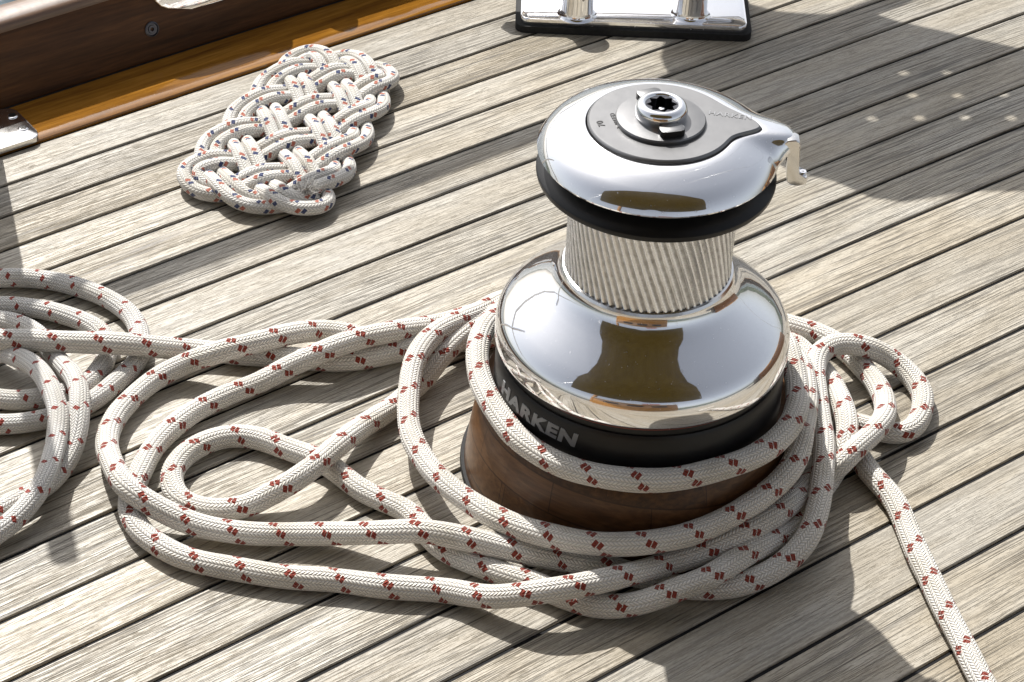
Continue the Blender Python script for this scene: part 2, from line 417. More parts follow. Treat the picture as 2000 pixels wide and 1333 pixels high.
# sea beyond
def sea():
    s = NT('sea_water'); n = s.noise(s.obj(), 1.3, 5, .6)
    s.set(col=(.02, .045, .06), rough=.08, spec=.5); s.bump(n, .25, .7)
    bm = bmesh.new(); bmesh.ops.create_grid(bm, x_segments=2, y_segments=2, size=600, matrix=Matrix.Translation((0, 0, -1.0)))
    tag(from_bm('sea', bm, s.m, None, False), 'blue grey water beyond the bulwark', None, None, 'structure')
sea()

# ---------------------------------------------------------------- winch
W = thing('winch', 'large polished self tailing winch on a round wooden pad', 'winch')
PAD = [(.1455, .006), (.1448, .012), (.1425, .030), (.1395, .050), (.1365, .066), (.1335, .078), (.1310, .0835), (.127, .0845)]
def pad_r(z): return float(np.interp(z, [p[1] for p in PAD], [p[0] for p in PAD]))
def mat_pad():
    s = NT('laminated_teak_pad'); p = s.obj(); x, y, z = s.sep(p)
    # three glued layers, each with its own grain direction; curved growth rings
    lay = s.math('FLOOR', s.math('DIVIDE', s.math('ADD', z, s.math('MULTIPLY', x, .12)), .030))
    a = s.math('MULTIPLY', lay, 1.9)
    c_, s_ = s.math('COSINE', a), s.math('SINE', a)
    xr = s.math('ADD', s.math('MULTIPLY', x, c_), s.math('MULTIPLY', y, s_))
    yr = s.math('SUBTRACT', s.math('MULTIPLY', y, c_), s.math('MULTIPLY', x, s_))
    g = s.noise(s.comb(s.math('MULTIPLY', xr, 14.), s.math('MULTIPLY', yr, 160.), s.math('MULTIPLY', z, 240.)), 1, 4, .6, .4)
    tone = s.math('MULTIPLY', s.math('SINE', s.math('MULTIPLY', lay, 2.4)), .12)
    seg = s.math('FLOOR', s.math('ADD', s.math('MULTIPLY', s.math('ARCTAN2', y, x), 1.6), s.math('MULTIPLY', lay, .45)))
    tone = s.math('ADD', tone, s.math('MULTIPLY', s.math('SINE', s.math('MULTIPLY', seg, 5.1)), .10))
    q = s.math('DIVIDE', s.math('ADD', z, s.math('MULTIPLY', x, .12)), .030)
    joint = s.math('GREATER_THAN', s.math('ABSOLUTE', s.math('SUBTRACT', s.math('FRACT', q), .5)), .475)
    q2 = s.math('ADD', s.math('MULTIPLY', s.math('ARCTAN2', y, x), 1.6), s.math('MULTIPLY', lay, .45))
    joint = s.math('MAXIMUM', joint, s.math('GREATER_THAN', s.math('ABSOLUTE', s.math('SUBTRACT', s.math('FRACT', q2), .5)), .495))
    tone = s.math('SUBTRACT', tone, s.math('MULTIPLY', joint, .35))
    s.set(col=s.ramp(s.math('ADD', g, tone), [(.2, (.034, .013, .004)), (.5, (.092, .040, .014)), (.8, (.155, .076, .030))]), rough=.36, spec=.4)
    s.bump(g, .0003, .3); return s.m
lathe('wooden_pad', [(.02, .006)] + PAD + [(.1, .0845)], mat_pad(), W, 200)
pad = bpy.data.objects['wooden_pad']
lathe('gasket', [(.14, .0), (.1485, .0), (.1492, .003), (.1482, .0062), (.14, .0064)], RUBBER, pad, 160, closed=False)
band = lathe('base_band', [(.10, .0845), (.1222, .0848), (.1226, .088), (.1216, .128), (.1196, .1315), (.118, .1318), (.1176, .1365), (.115, .137)], BLACK, W, 200, closed=False)
lathe('seal_ring', [(.1172, .1368), (.1186, .1373), (.1188, .1390), (.1172, .1398)], REDRING, band, 160, closed=False)
skirt = lathe('drum_skirt', [(.110, .1415), (.1212, .1412), (.1230, .1420), (.1234, .1438), (.1230, .1560), (.1226, .1580), (.1214, .1622), (.1190, .1664), (.1145, .1712), (.1080, .1763), (.1000, .1820),
              (.0920, .1876), (.0845, .1930), (.0780, .1982), (.0735, .2030), (.0708, .2080), (.0694, .2130), (.0688, .2165)], CHROME, W, 220, closed=False, sharp=60)
def drum():
    n, m = 1320, 36; z0, z1 = .2155, .306; V = []; gr = []
    ribs = 66
    for i in range(m):
        z = z0 + (z1 - z0) * i / (m - 1); base = .0680 + .0007 * math.exp(-((z - z0) / .006) ** 2)
        for j in range(n):
            a = 2 * math.pi * j / n; ph = (a * ribs / (2 * math.pi) + (z - z0) * 52.0) % 1.
            h = min(1, max(0, (abs(ph - .5) - .16) / .12))          # broad land, narrow groove
            gr.append(h); r = base - .0011 * h * h * (3 - 2 * h)
            V.append((r * math.cos(a), r * math.sin(a), z))
    F = [(i * n + j, i * n + (j + 1) % n, (i + 1) * n + (j + 1) % n, (i + 1) * n + j) for i in range(m - 1) for j in range(n)]
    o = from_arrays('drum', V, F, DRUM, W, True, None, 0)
    at = o.data.attributes.new('groove', 'FLOAT', 'POINT'); at.data.foreach_set('value', np.array(gr, np.float32))
drum()
lathe('drum_fillet', [(.0684, .2120), (.0712, .2128), (.0716, .2145), (.0702, .2166), (.0684, .2172)], CHROME2, skirt, 160, closed=False)
lathe('lower_jaw', [(.05, .3032), (.0925, .3030), (.0950, .3042), (.0956, .3065), (.0956, .3085), (.0945, .3100), (.0885, .3125), (.083, .3165), (.080, .3180)], BLACK, W, 200, closed=False)
def jaw():                                         # ribbed upper jaw, almost hidden in the gap
    n = 240; V, F = [], []
    pr = [(.079, .3175), (.084, .3205), (.0895, .3240), (.0922, .3265), (.0928, .3285), (.09, .3292)]
    for i, (r, z) in enumerate(pr):
        for j in range(n):
            rr = r - (.0016 if (j // 3) % 2 and 0 < i < 4 else 0); a = 2 * math.pi * j / n
            V.append((rr * math.cos(a), rr * math.sin(a), z))
    F = [(i * n + j, i * n + (j + 1) % n, (i + 1) * n + (j + 1) % n, (i + 1) * n + j) for i in range(len(pr) - 1) for j in range(n)]
    from_arrays('upper_jaw', V, F, BLACK, W, True, None, 25)
jaw()
ARM = R(-39.0)
def plate_r(a):
    d = (a - ARM + math.pi) % (2 * math.pi) - math.pi
    k = math.exp(-abs(d / (.32 if d > 0 else .17)) ** 1.7)
    return .0568 + .0215 * k
def cap():
    n = 360; zb = [(0, .3490), (.02, .3506), (.08, .3508), (.22, .3497), (.42, .3466), (.62, .3430), (.78, .3394), (.90, .3346), (.97, .3303), (1., .3282), (.985, .3268), (.90, .3265)]
    za = [.3490, .3506, .3508, .3505, .3500, .3493, .3484, .3470, .3448, .3418, .3390, .3370]
    V, F = [], []
    for (t, z), z2 in zip(zb, za):
        for j in range(n):
            a = 2 * math.pi * j / n; d = (a - ARM + math.pi) % (2 * math.pi) - math.pi
            k = math.exp(-(abs(d) / (.36 if d > 0 else .13)) ** 2.4)
            ri = plate_r(a) + .0012; ro = .0956 + .0125 * math.exp(-(abs(d) / (.32 if d > 0 else .12)) ** 2.4)
            r = ri + (ro - ri) * t; zz = z * (1 - k) + z2 * k
            V.append((r * math.cos(a), r * math.sin(a), zz))
    m = len(zb)
    F = [(i * n + j, i * n + (j + 1) % n, (i + 1) * n + (j + 1) % n, (i + 1) * n + j) for i in range(m - 1) for j in range(n)]
    # closing underside
    o = len(V)
    for j in range(n):
        a = 2 * math.pi * j / n; V.append((.080 * math.cos(a), .080 * math.sin(a), .3270))
    F += [((m - 1) * n + j, (m - 1) * n + (j + 1) % n, o + (j + 1) % n, o + j) for j in range(n)]
    return from_arrays('top_cap', V, F, CHROME, W, True, None, 50)
capo = cap()
def plate():
    n = 300; pr = [(.0, .3400), (.0006, .3520), (-.0002, .3530), (-.0012, .3536)]; V = []
    for dr, z in pr:
        for j in range(n):
            a = 2 * math.pi * j / n; r = plate_r(a) + dr; V.append((r * math.cos(a), r * math.sin(a), z))
    F = [(i * n + j, i * n + (j + 1) % n, (i + 1) * n + (j + 1) % n, (i + 1) * n + j) for i in range(len(pr) - 1) for j in range(n)]
    # flat top as rings
    o = (len(pr) - 1) * n
    for f in (.8, .62, .0001):
        b = len(V)
        for j in range(n):
            a = 2 * math.pi * j / n; r = (plate_r(a) - .0012) * f if f > .7 else .0568 * f; V.append((r * math.cos(a), r * math.sin(a), .3536))
        F += [(o + j, o + (j + 1) % n, b + (j + 1) % n, b + j) for j in range(n)]; o = b
    return from_arrays('cover_plate', V, F, SATIN, W, True, None, 30)
pl = plate()
lathe('centre_disc', [(.0356, .3530), (.0356, .3560), (.0348, .3572), (.0300, .3576), (.0220, .3582), (.0190, .3582)], SATIN, pl, 120, closed=False)
sock = lathe('handle_socket', [(.0150, .3565), (.0190, .3570), (.0202, .3600), (.0206, .3635), (.0204, .3660), (.0192, .3688), (.0168, .3705), (.0145, .3708), (.0128, .3698), (.0124, .3680)], CHROME, W, 120, closed=False, sharp=60)
lathe('socket_gap', [(.0150, .3570), (.0206, .3574), (.0214, .3576), (.0214, .3570)], RUBBER, sock, 80, closed=False)
def star():
    V, F = [], []; n = 16; zt, zb = .3690, .3560
    for z in (zt, zb):
        for k in range(n):
            r = .0126 if k % 2 == 0 else .0088; a = 2 * math.pi * (k + .5) / n; V.append((r * math.cos(a), r * math.sin(a), z))
    for k in range(n): F.append((k, (k + 1) % n, n + (k + 1) % n, n + k))
    F.append(tuple(n + k for k in range(n)))
    for k in range(64):
        a = 2 * math.pi * k / 64; V.append((.0128 * math.cos(a), .0128 * math.sin(a), zt))
    for k in range(n):                              # flat land between star and round mouth
        i0 = 2 * n; a0 = int(round((k + .5) * 4)) % 64
        for q in range(4):
            pa, pb = i0 + (a0 + q) % 64, i0 + (a0 + q + 1) % 64
            F.append((k, pa, pb) if q < 2 else ((k + 1) % n, pa, pb))
        F.append((k, i0 + (a0 + 2) % 64, (k + 1) % n))
    from_arrays('star_recess', V, F, DARKM, sock, False)
star()
lathe('pin', [(.0001, .3655), (.0021, .3652), (.0023, .364), (.0023, .355)][::-1], CHROME, sock, 24, closed=False)
for px, py, rr in ((1308, 250, .0255), (1262, 178, .0285)):
    p = U(px, py, .3600); a = math.atan2(p[1], p[0]) if rr > .025 else R(-112)
    bm = bmesh.new(); c = (rr * math.cos(a), rr * math.sin(a))
    prism(bm, rrect(c[0], c[1], .0100, .0056, .0040, a + math.pi / 2), .3545, .3630, .0008)
    o = from_bm('pawl_tab', bm, [SATIN, BLACK], W)
    for p_ in o.data.polygons: p_.material_index = 0 if p_.normal.z > .8 else 1
def feeder():
    pr = [(.0965, .3435), (.1000, .3470), (.1060, .3478), (.1092, .3462), (.1104, .3425), (.1104, .3200), (.1112, .3160), (.1140, .3140), (.1185, .3138), (.1192, .3118), (.1185, .3070),
          (.1120, .3050), (.1060, .3058), (.1030, .3090), (.1022, .3150), (.1022, .3350), (.0990, .3380), (.0965, .3385)]
    bm = bmesh.new(); hw = .0062; e = np.array([math.cos(ARM), math.sin(ARM)]); t = np.array([-e[1], e[0]])
    A = [bm.verts.new((*(e * r - t * (hw + .003)), z)) for r, z in pr]; B = [bm.verts.new((*(e * r + t * (hw - .003)), z)) for r, z in pr]
    fa = bm.faces.new(A); fb = bm.faces.new(B[::-1])
    for i in range(len(pr)): bm.faces.new((A[i], A[(i + 1) % len(pr)], B[(i + 1) % len(pr)], B[i]))
    bmesh.ops.bevel(bm, geom=list(fa.edges) + list(fb.edges), offset=.0011, segments=3, profile=.5, affect='EDGES')
    o = from_bm('feeder_arm', bm, CHROME2, W)
    c = e * .1155 - t * .003
    lathe('screw', [(.0032, .3130), (.0032, .3152), (.0026, .3158), (.0012, .3158), (.0009, .3148)], CHROME, o, 28, (c[0], c[1]))
feeder()
def text_mesh(txt, size, extr, off=.0, sx=1., shear=.0):
    cu = bpy.data.curves.new('t', 'FONT'); cu.body = txt; cu.size = size; cu.extrude = extr; cu.offset = off; cu.align_x = 'CENTER'; cu.align_y = 'CENTER'; cu.shear = shear
    cu.resolution_u = 3; cu.space_character = 1.12
    o = bpy.data.objects.new('t', cu); C.objects.link(o); dg = bpy.context.evaluated_depsgraph_get()
    me = bpy.data.meshes.new_from_object(o.evaluated_get(dg)); bpy.data.objects.remove(o)
    bm = bmesh.new(); bm.from_mesh(me); bpy.data.meshes.remove(me)
    for v in bm.verts: v.co.x *= sx
    return bm
def band_text():
    bm = text_mesh('HARKEN', .0180, .0004, .00085, 1.24, .16)
    bmesh.ops.subdivide_edges(bm, edges=[e for e in bm.edges if e.calc_length() > .003], cuts=3)
    p = U(1046, 826, .113); a0 = math.atan2(p[1], p[0]) - .05
    for v in bm.verts:
        a = a0 + v.co.x / .122; r = .1222 + v.co.z - (v.co.y) * .025; z = .1155 + v.co.y
        v.co = (r * math.cos(a), r * math.sin(a), z)
    from_bm('raised_lettering', bm, mat_plain('grey_letter_paint', (.22, .225, .23), .5), band, False)
band_text()
def plate_text(txt, size, p0, p1, sx=1.2, flip=False):
    a, b = U(*p0, .3537), U(*p1, .3537); c = (a + b) / 2; d = b - a; ang = math.atan2(d[1], d[0])
    bm = text_mesh(txt, size, .00025, .0001, sx)
    bmesh.ops.rotate(bm, verts=bm.verts, cent=(0, 0, 0), matrix=Matrix.Rotation(ang, 3, 'Z'))
    bmesh.ops.translate(bm, verts=bm.verts, vec=(c[0], c[1], .3537))
    from_bm('raised_lettering', bm, mat_metal('letter_metal', (.38, .38, .38), .3) if txt == 'HARKEN' else mat_plain('engraving', (.03, .03, .032), .6), pl, False)
plate_text('HARKEN', .0078, (1389, 221), (1464, 231), 1.05)
plate_text('3 SPEED', .0056, (1213, 254), (1194, 219), 1.05)
plate_text('70', .0076, (1180, 252), (1168, 232), 1.05)

# ---------------------------------------------------------------- ropes
Z0, ST = .0100, .0190
def Wp(az, r, z, z0=Z0, st=ST):
    x, y = PJ((r * math.cos(R(az)), r * math.sin(R(az)), z)); return (x, y, (z - z0) / st)
def lay(pts, rad, z0, lift=True):
    D = catmull(pts, 6.0); D = smooth(D, 6); P = []
    for x, y, l in D:
        z = z0 + l * ST
        if lift:
            for _ in range(60):
                p = U(x, y, z); r = math.hypot(p[0], p[1])
                if z > .095 or r >= pad_r(z - .004) + rad * .95 or r > .19: break
                z += .0015
        P.append(U(x, y, z))
    P = np.array(P); P[:, 2] = smooth(P, 14)[:, 2]
    return smooth(resample(P, .0035), 3)
NL = (.100 - Z0) / ST
chain1 = [(-900, 760, 0), (-600, 690, 0), (-330, 650, .2), (-120, 650, .9), (0, 664, 1.15), (60, 665, 1.2), (150, 668, 1.15), (240, 672, 1.1), (310, 678, .6), (370, 684, .1), (450, 690, 0), (540, 697, 0), (630, 705, 0), (690, 704, 0), (766, 690, 0), (830, 670, 0), (890, 644, 0), (950, 612, 0)] \
    + [Wp(100, .225, .012), Wp(60, .185, .02), Wp(20, .165, .06)] \
    + [(1535, 668, NL), (1543, 694, NL), (1554, 728, NL), (1560, 774, NL), (1553, 812, NL), (1530, 846, NL), (1470, 893, NL), (1390, 922, NL), (1310, 936, NL), (1230, 938, NL), (1150, 926, NL), (1074, 898, NL), (1010, 854, NL), (982, 819, NL),
       (955, 783, NL), (938, 751, NL), (932, 718, NL), (934, 686, NL), (943, 652, NL), (964, 621, NL)] \
    + [Wp(90, .150, .085), Wp(48, .160, .06), Wp(15, .165, .045)] \
    + [(1560, 705, 1.7), (1570, 740, 1.9), (1576, 790, 2.0), (1570, 840, 2.1), (1548, 905, 2.3), (1490, 970, 2.4), (1418, 1014, 2.3), (1340, 1046, 2.2), (1250, 1061, 2.1), (1137, 1060, 1.9), (1035, 1036, 1.6), (945, 999, 1.4), (884, 958, 1.3), (836, 908, 1.2), (806, 855, 1.1), (796, 800, 1.1), (798, 748, 1.2), (812, 700, 1.4), (848, 655, 1.4), (892, 629, 1.3), (940, 607, 1.1), (978, 588, .6)] \
    + [Wp(78, .235, .016), Wp(45, .20, .03), Wp(18, .20, .012)] \
    + [(1545, 668, 0), (1570, 690, 0), (1597, 715, .1), (1622, 740, .3), (1638, 766, .6), (1648, 799, .85), (1654, 834, 1.0), (1651, 866, .8), (1632, 918, .1), (1600, 966, 0), (1562, 1010, .1), (1514, 1049, .5), (1466, 1078, .9), (1394, 1123, 1.0), (1322, 1152, .8), (1250, 1178, .35), (1175, 1184, 0), (1112, 1170, 0), (1037, 1138, 0), (987, 1122, 0), (925, 1100, 0), (862, 1072, 0), (800, 1002, 0), (757, 982, 0), (708, 957, 0), (632, 905, 0), (562, 877, .0), (507, 857, 0), (451, 853, 0), (396, 866, 0), (352, 896, 0), (331, 932, 0), (341, 965, 0), (376, 987, 0), (431, 998, 0), (482, 990, .1), (532, 962, .5), (582, 932, .9), (622, 902, 1.05), (663, 867, .8), (708, 836, .3), (758, 801, 0), (800, 765, 0), (832, 738, .1), (854, 706, .5), (888, 671, .8), (922, 642, 1.0), (965, 610, .9)] \
    + [Wp(80, .215, .03), Wp(48, .225, .012), Wp(25, .245, .011)] \
    + [(1548, 637, 0), (1582, 647, 0), (1622, 664, 0), (1662, 694, 0), (1692, 726, .05), (1717, 757, .2), (1731, 788, .6), (1725, 818, .95), (1702, 846, 1.1), (1668, 880, 1.15), (1639, 913, .8), (1608, 934, .25), (1579, 952, .1), (1526, 996, .3), (1466, 1034, .4), (1382, 1076, .5), (1322, 1095, .7), (1250, 1117, 1.0), (1162, 1137, 1.2), (1050, 1158, 1.15), (962, 1165, .5), (875, 1156, 0), (750, 1145, 0), (640, 1133, 0), (538, 1124, 0), (443, 1110, 0), (370, 1092, 0), (317, 1068, 0), (278, 1042, 0), (256, 1010, 0), (251, 982, 0), (258, 955, 0), (271, 931, 0), (283, 905, 0), (304, 872, 0), (341, 833, 0), (390, 796, 0), (450, 768, 0), (502, 751, .1), (570, 715, .5), (630, 687, 1.05), (690, 664, 1.15), (752, 649, 1.0), (809, 643, .5), (842, 639, .2), (900, 622, 0), (960, 600, 0), (1040, 560, 0)]
chain2 = [(1040, 590, .2), (960, 618, .2), (890, 645, .1), (820, 664, 0), (760, 674, 0), (715, 662, 0), (670, 650, .2), (620, 647, .4), (570, 652, .8), (510, 667, 1.0), (450, 681, 1.1), (410, 692, 1.0), (370, 706, .5), (320, 730, .1), (276, 764, 0), (244, 795, 0), (228, 812, 0), (212, 850, .15), (209, 883, .5), (220, 914, .9), (240, 943, 1.1), (271, 968, 1.0), (305, 990, .7), (349, 1012, .4), (387, 1026, .25), (475, 1041, .15), (559, 1045, .1), (660, 1043, .3), (750, 1039, .9), (832, 1038, 1.15), (925, 1057, .9), (1025, 1079, .6), (1112, 1096, .2), (1187, 1108, 0), (1260, 1130, 0), (1340, 1149, 0), (1418, 1148, 0), (1466, 1134, .1), (1526, 1103, .4), (1574, 1056, .8), (1597, 996, 1.1), (1609, 936, 1.25), (1608, 893, 1.2), (1604, 836, 1.2), (1597, 780, 1.2), (1592, 737, 1.2), (1596, 703, 1.2), (1608, 682, 1.25), (1630, 671, 1.25), (1668, 672, 1.15), (1714, 687, .7), (1756, 713, .2), (1788, 745, 0), (1805, 776, 0), (1801, 811, 0), (1783, 836, 0), (1756, 847, 0), (1728, 845, 0), (1690, 834, 0), (1660, 826, 0), (1630, 822, 0)]
chain3 = [(1655, 855, 0), (1672, 885, 0), (1698, 922, 0), (1721, 948, 0), (1744, 975, 0), (1773, 1032, 0), (1802, 1105, 0), (1840, 1179, 0), (1879, 1256, 0), (1917, 1325, 0), (1965, 1410, 0), (2010, 1490, 0), (2090, 1620, 0), (2230, 1760, 0), (2450, 1850, 0), (2750, 1840, 0)]
def uneven(n, r):
    k = np.linspace(0, n / 14, n); a = RNG.uniform(0, 6.28, 4)
    return r * (1 + .018 * np.sin(k + a[0]) + .014 * np.sin(2.3 * k + a[1]) + .012 * np.sin(5.1 * k + a[2]))
def rope_tube(P, r, n):
    k = np.arange(len(P)) * .0035; w_ = np.zeros_like(P)
    for f_, amp in ((40, .0007), (75, .0004)):
        for c_ in (0, 1): w_[:, c_] += amp * np.sin(k * f_ + RNG.uniform(0, 6.28))
    return tube(P + w_, uneven(len(P), r), n, 2.0)
rp = [rope_tube(lay(c, .0100, Z0), .0101, 36) for c in (chain1, chain2, chain3)]
ro = from_arrays('rope', *join_arrays(rp)[:2], ROPE, None, True, join_arrays(rp)[2], 0)
tag(ro, 'thick white braided rope with paired red flecks, looped around the winch', 'rope')
Z0b = .0092
chainL = [(-170, 590, 0), (-110, 556, 0), (0, 544, 0), (96, 549, 0), (168, 565, 0), (216, 585, 0), (250, 611, 0), (269, 639, 0), (277, 670, 0), (269, 704, 0), (240, 734, 0), (204, 767, 0), (172, 789, 0), (130, 808, 0), (89, 820, 0), (48, 828, 0), (0, 830, 0), (-90, 815, 0), (-150, 760, 0), (-155, 680, 0), (-110, 620, 0), (0, 598, 0), (60, 603, 0), (120, 614, 0), (168, 630, 0), (199, 649, 0), (213, 676, 0), (208, 704, 0), (188, 731, 0), (164, 755, 0), (128, 769, 0), (84, 777, 0), (48, 781, 0), (0, 778, 0), (-90, 755, 0), (-150, 700, 0), (-90, 640, 0), (-10, 626, 0), (36, 635, .1), (67, 650, .2), (90, 674, .2), (107, 696, .3), (127, 715, .6), (144, 735, .95), (155, 766, 1.1), (156, 802, 1.0), (149, 852, .5), (133, 897, .1), (98, 943, 0), (60, 964, 0), (24, 984, 0), (-60, 1030, 0), (-160, 1075, 0), (-330, 1090, 0), (-520, 1040, 0)]
chainL2 = [(-420, 720, 0), (-280, 690, 0), (-140, 672, 0), (-30, 680, .2), (24, 694, .6), (60, 711, .9), (89, 736, 1.15), (104, 765, 1.25), (112, 800, 1.2), (111, 841, .9), (106, 880, .8), (96, 914, .85), (79, 953, .8), (55, 991, .5), (24, 1021, .3), (-10, 1044, .1), (-90, 1090, 0), (-220, 1150, 0), (-420, 1170, 0), (-600, 1110, 0)]
rl = [rope_tube(lay(c, .0092, Z0b, False), .0093, 32) for c in (chainL, chainL2)]
J = join_arrays(rl)
tag(from_arrays('rope', J[0], J[1], ROPE2, None, True, J[2], 0), 'second white rope with small single red flecks, coiled at the left edge', 'rope')

# knotted rope mat: a doubled flat plait worked on a 3 by 5 course
def rope_mat():
    N = 2400; t = np.linspace(0, 2 * np.pi, N, endpoint=False); rr = .0074; gap = .0076
    tri = lambda s: np.arcsin(.90 * np.sin(s)) / math.asin(.90)
    c0 = np.array([.045, .6075]); e1 = np.array([.807, .590]); e2 = np.array([-.590, .807])
    def curve(ph):
        a, b = tri(3 * t), tri(5 * t + ph)
        return a, b
    a, b = curve(math.pi / 2)
    hl, hw = .146, .0635
    a2 = a * (1 - .10 * b * b)                      # barrel the ends a little
    b2 = b * (1 - .12 * a * a * a * a)
    wd = hw * (1.06 - .14 * a)
    P = c0 + np.outer(a2 * hl, e1) + np.outer(b2 * wd, e2)
    # crossings of the course -> alternate over and under
    Q = np.vstack([P, P[:1]]); ts = []
    step = 6; idx = np.arange(0, N, step)
    for ii, i in enumerate(idx):
        p, r_ = Q[i], Q[min(i + step, N)] - Q[i]
        for j in idx[ii + 3:]:
            if i == 0 and j >= N - 2 * step: continue
            q, s_ = Q[j], Q[min(j + step, N)] - Q[j]
            den = r_[0] * s_[1] - r_[1] * s_[0]
            if abs(den) < 1e-14: continue
            d = q - p; u = (d[0] * s_[1] - d[1] * s_[0]) / den; v = (d[0] * r_[1] - d[1] * r_[0]) / den
            if 0 <= u < 1 and 0 <= v < 1: ts += [i + u * step, j + v * step]
    ts = np.sort(np.array(ts)); s_ = np.concatenate([[0], np.cumsum(np.linalg.norm(np.diff(Q, axis=0), axis=1))]); L = s_[-1]
    cs = np.interp(ts, np.arange(N + 1), s_); sg = np.array([1 if k % 2 == 0 else -1 for k in range(len(cs))])
    kx = np.concatenate([cs - L, cs, cs + L]); ky = np.tile(sg, 3)
    s = s_[:-1]; k = np.searchsorted(kx, s) - 1; f = (s - kx[k]) / (kx[k + 1] - kx[k])
    f = f * f * (3 - 2 * f); hz = ky[k] * (1 - f) + ky[k + 1] * f
    T = np.roll(P, -1, 0) - np.roll(P, 1, 0); T /= np.linalg.norm(T, axis=1)[:, None]; Nn = np.stack([-T[:, 1], T[:, 0]], 1)
    parts = []
    for o in (-gap, gap):
        X = P + Nn * o
        Zz = rr + rr * .62 * (hz + 1) + .0004
        X3 = np.column_stack([X, Zz])
        for _ in range(10): X3 = .25 * np.roll(X3, 1, 0) + .5 * X3 + .25 * np.roll(X3, -1, 0)
        parts.append(tube(X3[::2], rr, 18, closed=True))
    V, F, uv = join_arrays(parts)
    o = from_arrays('rope_mat', V, F, MATR, None, True, uv, 0)
    # frayed rope end on the near edge
    c = U(600, 366, .026); parts = []
    for k in range(150):
        a = RNG.normal(0, .35) + .55; L = RNG.uniform(.006, .017); b0 = c + np.array([*(RNG.normal(0, .0035, 2)), RNG.normal(-.002, .002)])
        dr = np.array([math.cos(a), math.sin(a), RNG.normal(.0, .3)]); cu = RNG.normal(0, .4, 3); cu[2] -= .5
        Q_ = [b0 + dr * L * f + cu * L * f * f * .5 for f in (0, .33, .66, 1)]
        parts.append(tube(Q_, np.array([.0004, .00038, .0003, .0001]), 4))
    Vf, Ff, _ = join_arrays(parts); fr_ = from_arrays('frayed_end', Vf, Ff, mat_plain('loose_fibre', (.66, .64, .60), .9, .1), None, True, None, 0); fr_.parent = o
    tag(o, 'flat oval mat plaited from doubled white rope with blue and red flecks', 'rope mat')
    print('mat crossings', len(ts) // 2)
rope_mat()

# ---------------------------------------------------------------- fittings at the far edge
def cleat():
    ax = np.array([.79, -.613]); pe = np.array([.613, .79]); ang = math.atan2(ax[1], ax[0])
    mid = np.array([.474, .5765]) ; c = mid + pe * .052
    t = thing('deck_cleat', 'polished steel cleat plate with two posts at the top edge', 'cleat', (c[0], c[1], 0))
    bm = bmesh.new(); prism(bm, rrect(c[0], c[1], .1345, .0555, .012, ang), .0, .0085, .001)
    put(from_bm('gasket', bm, RUBBER), t)
    bm = bmesh.new(); prism(bm, rrect(c[0], c[1], .1285, .0500, .010, ang), .0087, .0155, .0022, 4)
    put(from_bm('base_plate', bm, CHROME), t)
    for px in (1127, 1350):
        p = U(px, 44, .0155); p = p[:2] + pe * .0185; 
        put(lathe('post', [(.0225, .0155), (.0205, .0168), (.0190, .0190), (.0182, .024), (.0178, .040), (.0182, .050)], CHROME, None, 64, (p[0], p[1]), 60), t)
    h0, h1 = c - ax * .172, c + ax * .172; n = 40; P = []
    for k in range(n + 1):
        f = k / n; q = h0 + (h1 - h0) * f; P.append((q[0], q[1], .0535 + .004 * (2 * f - 1) ** 2))
    rad = np.array([.0125 * min(1., math.sqrt(max(.02, 1 - max(0, (abs(2 * k / n - 1) - .9) / .1) ** 2))) for k in range(n + 1)])
    V, F, uv = tube(P, rad, 28); put(from_arrays('horn', V, F, CHROME, None, True, None, 50), t)
cleat()
def stanchion():
    c = np.array([-.2325, .779]); t = thing('stanchion', 'steel stanchion foot with rounded plate and two cross head screws', 'stanchion', (c[0], c[1], 0))
    bm = bmesh.new(); prism(bm, rrect(c[0], c[1], .050, .0345, .011, R(-1)), .0028, .0088, .0012, 3)
    pt = put(from_bm('base_plate', bm, CHROME2), t)
    for px, py in ((24, 227), (45, 251)):
        p = U(px, py, .0088)
        o = lathe('screw', [(.0058, .0086), (.0056, .0092), (.0040, .0097), (.0001, .0099)], CHROME, None, 32, (0, 0), 60)
        bm = bmesh.new(); bm.from_mesh(o.data)
        o.location = (p[0], p[1], 0); put(o, t); o.parent = pt; o.location = (p[0], p[1], 0)
        for a in (.5, .5 + math.pi / 2):
            bevel_box(bm, 0, 0, .0098, .0062, .0012, .0006, a, 0)
        for f in bm.faces:
            if len(f.verts) == 4 and f.calc_center_median().z > .00945 and max(abs(v.co.z - .0098) for v in f.verts) < .00035: f.material_index = 1
        bm.to_mesh(o.data); bm.free(); o.data.materials.append(BLACK)
    a = U(-22, 290, .0); e = U(125, 1090, 0); h = .56; top = np.array([e[0] - SV[0] * h, e[1] - SV[1] * h, h])
    base = np.array([a[0] - SV[0] * .01, a[1] - SV[1] * .01, .0085])
    P = [base + (top - base) * f for f in np.linspace(0, 1, 12)]
    V, F, uv = tube(P, .0120, 32); put(from_arrays('tube', V, F, CHROME, None, True, None, 50), t)  # unseen leaning tube, added and slanted to cast the strip of shade at left
    return top
stanchion()
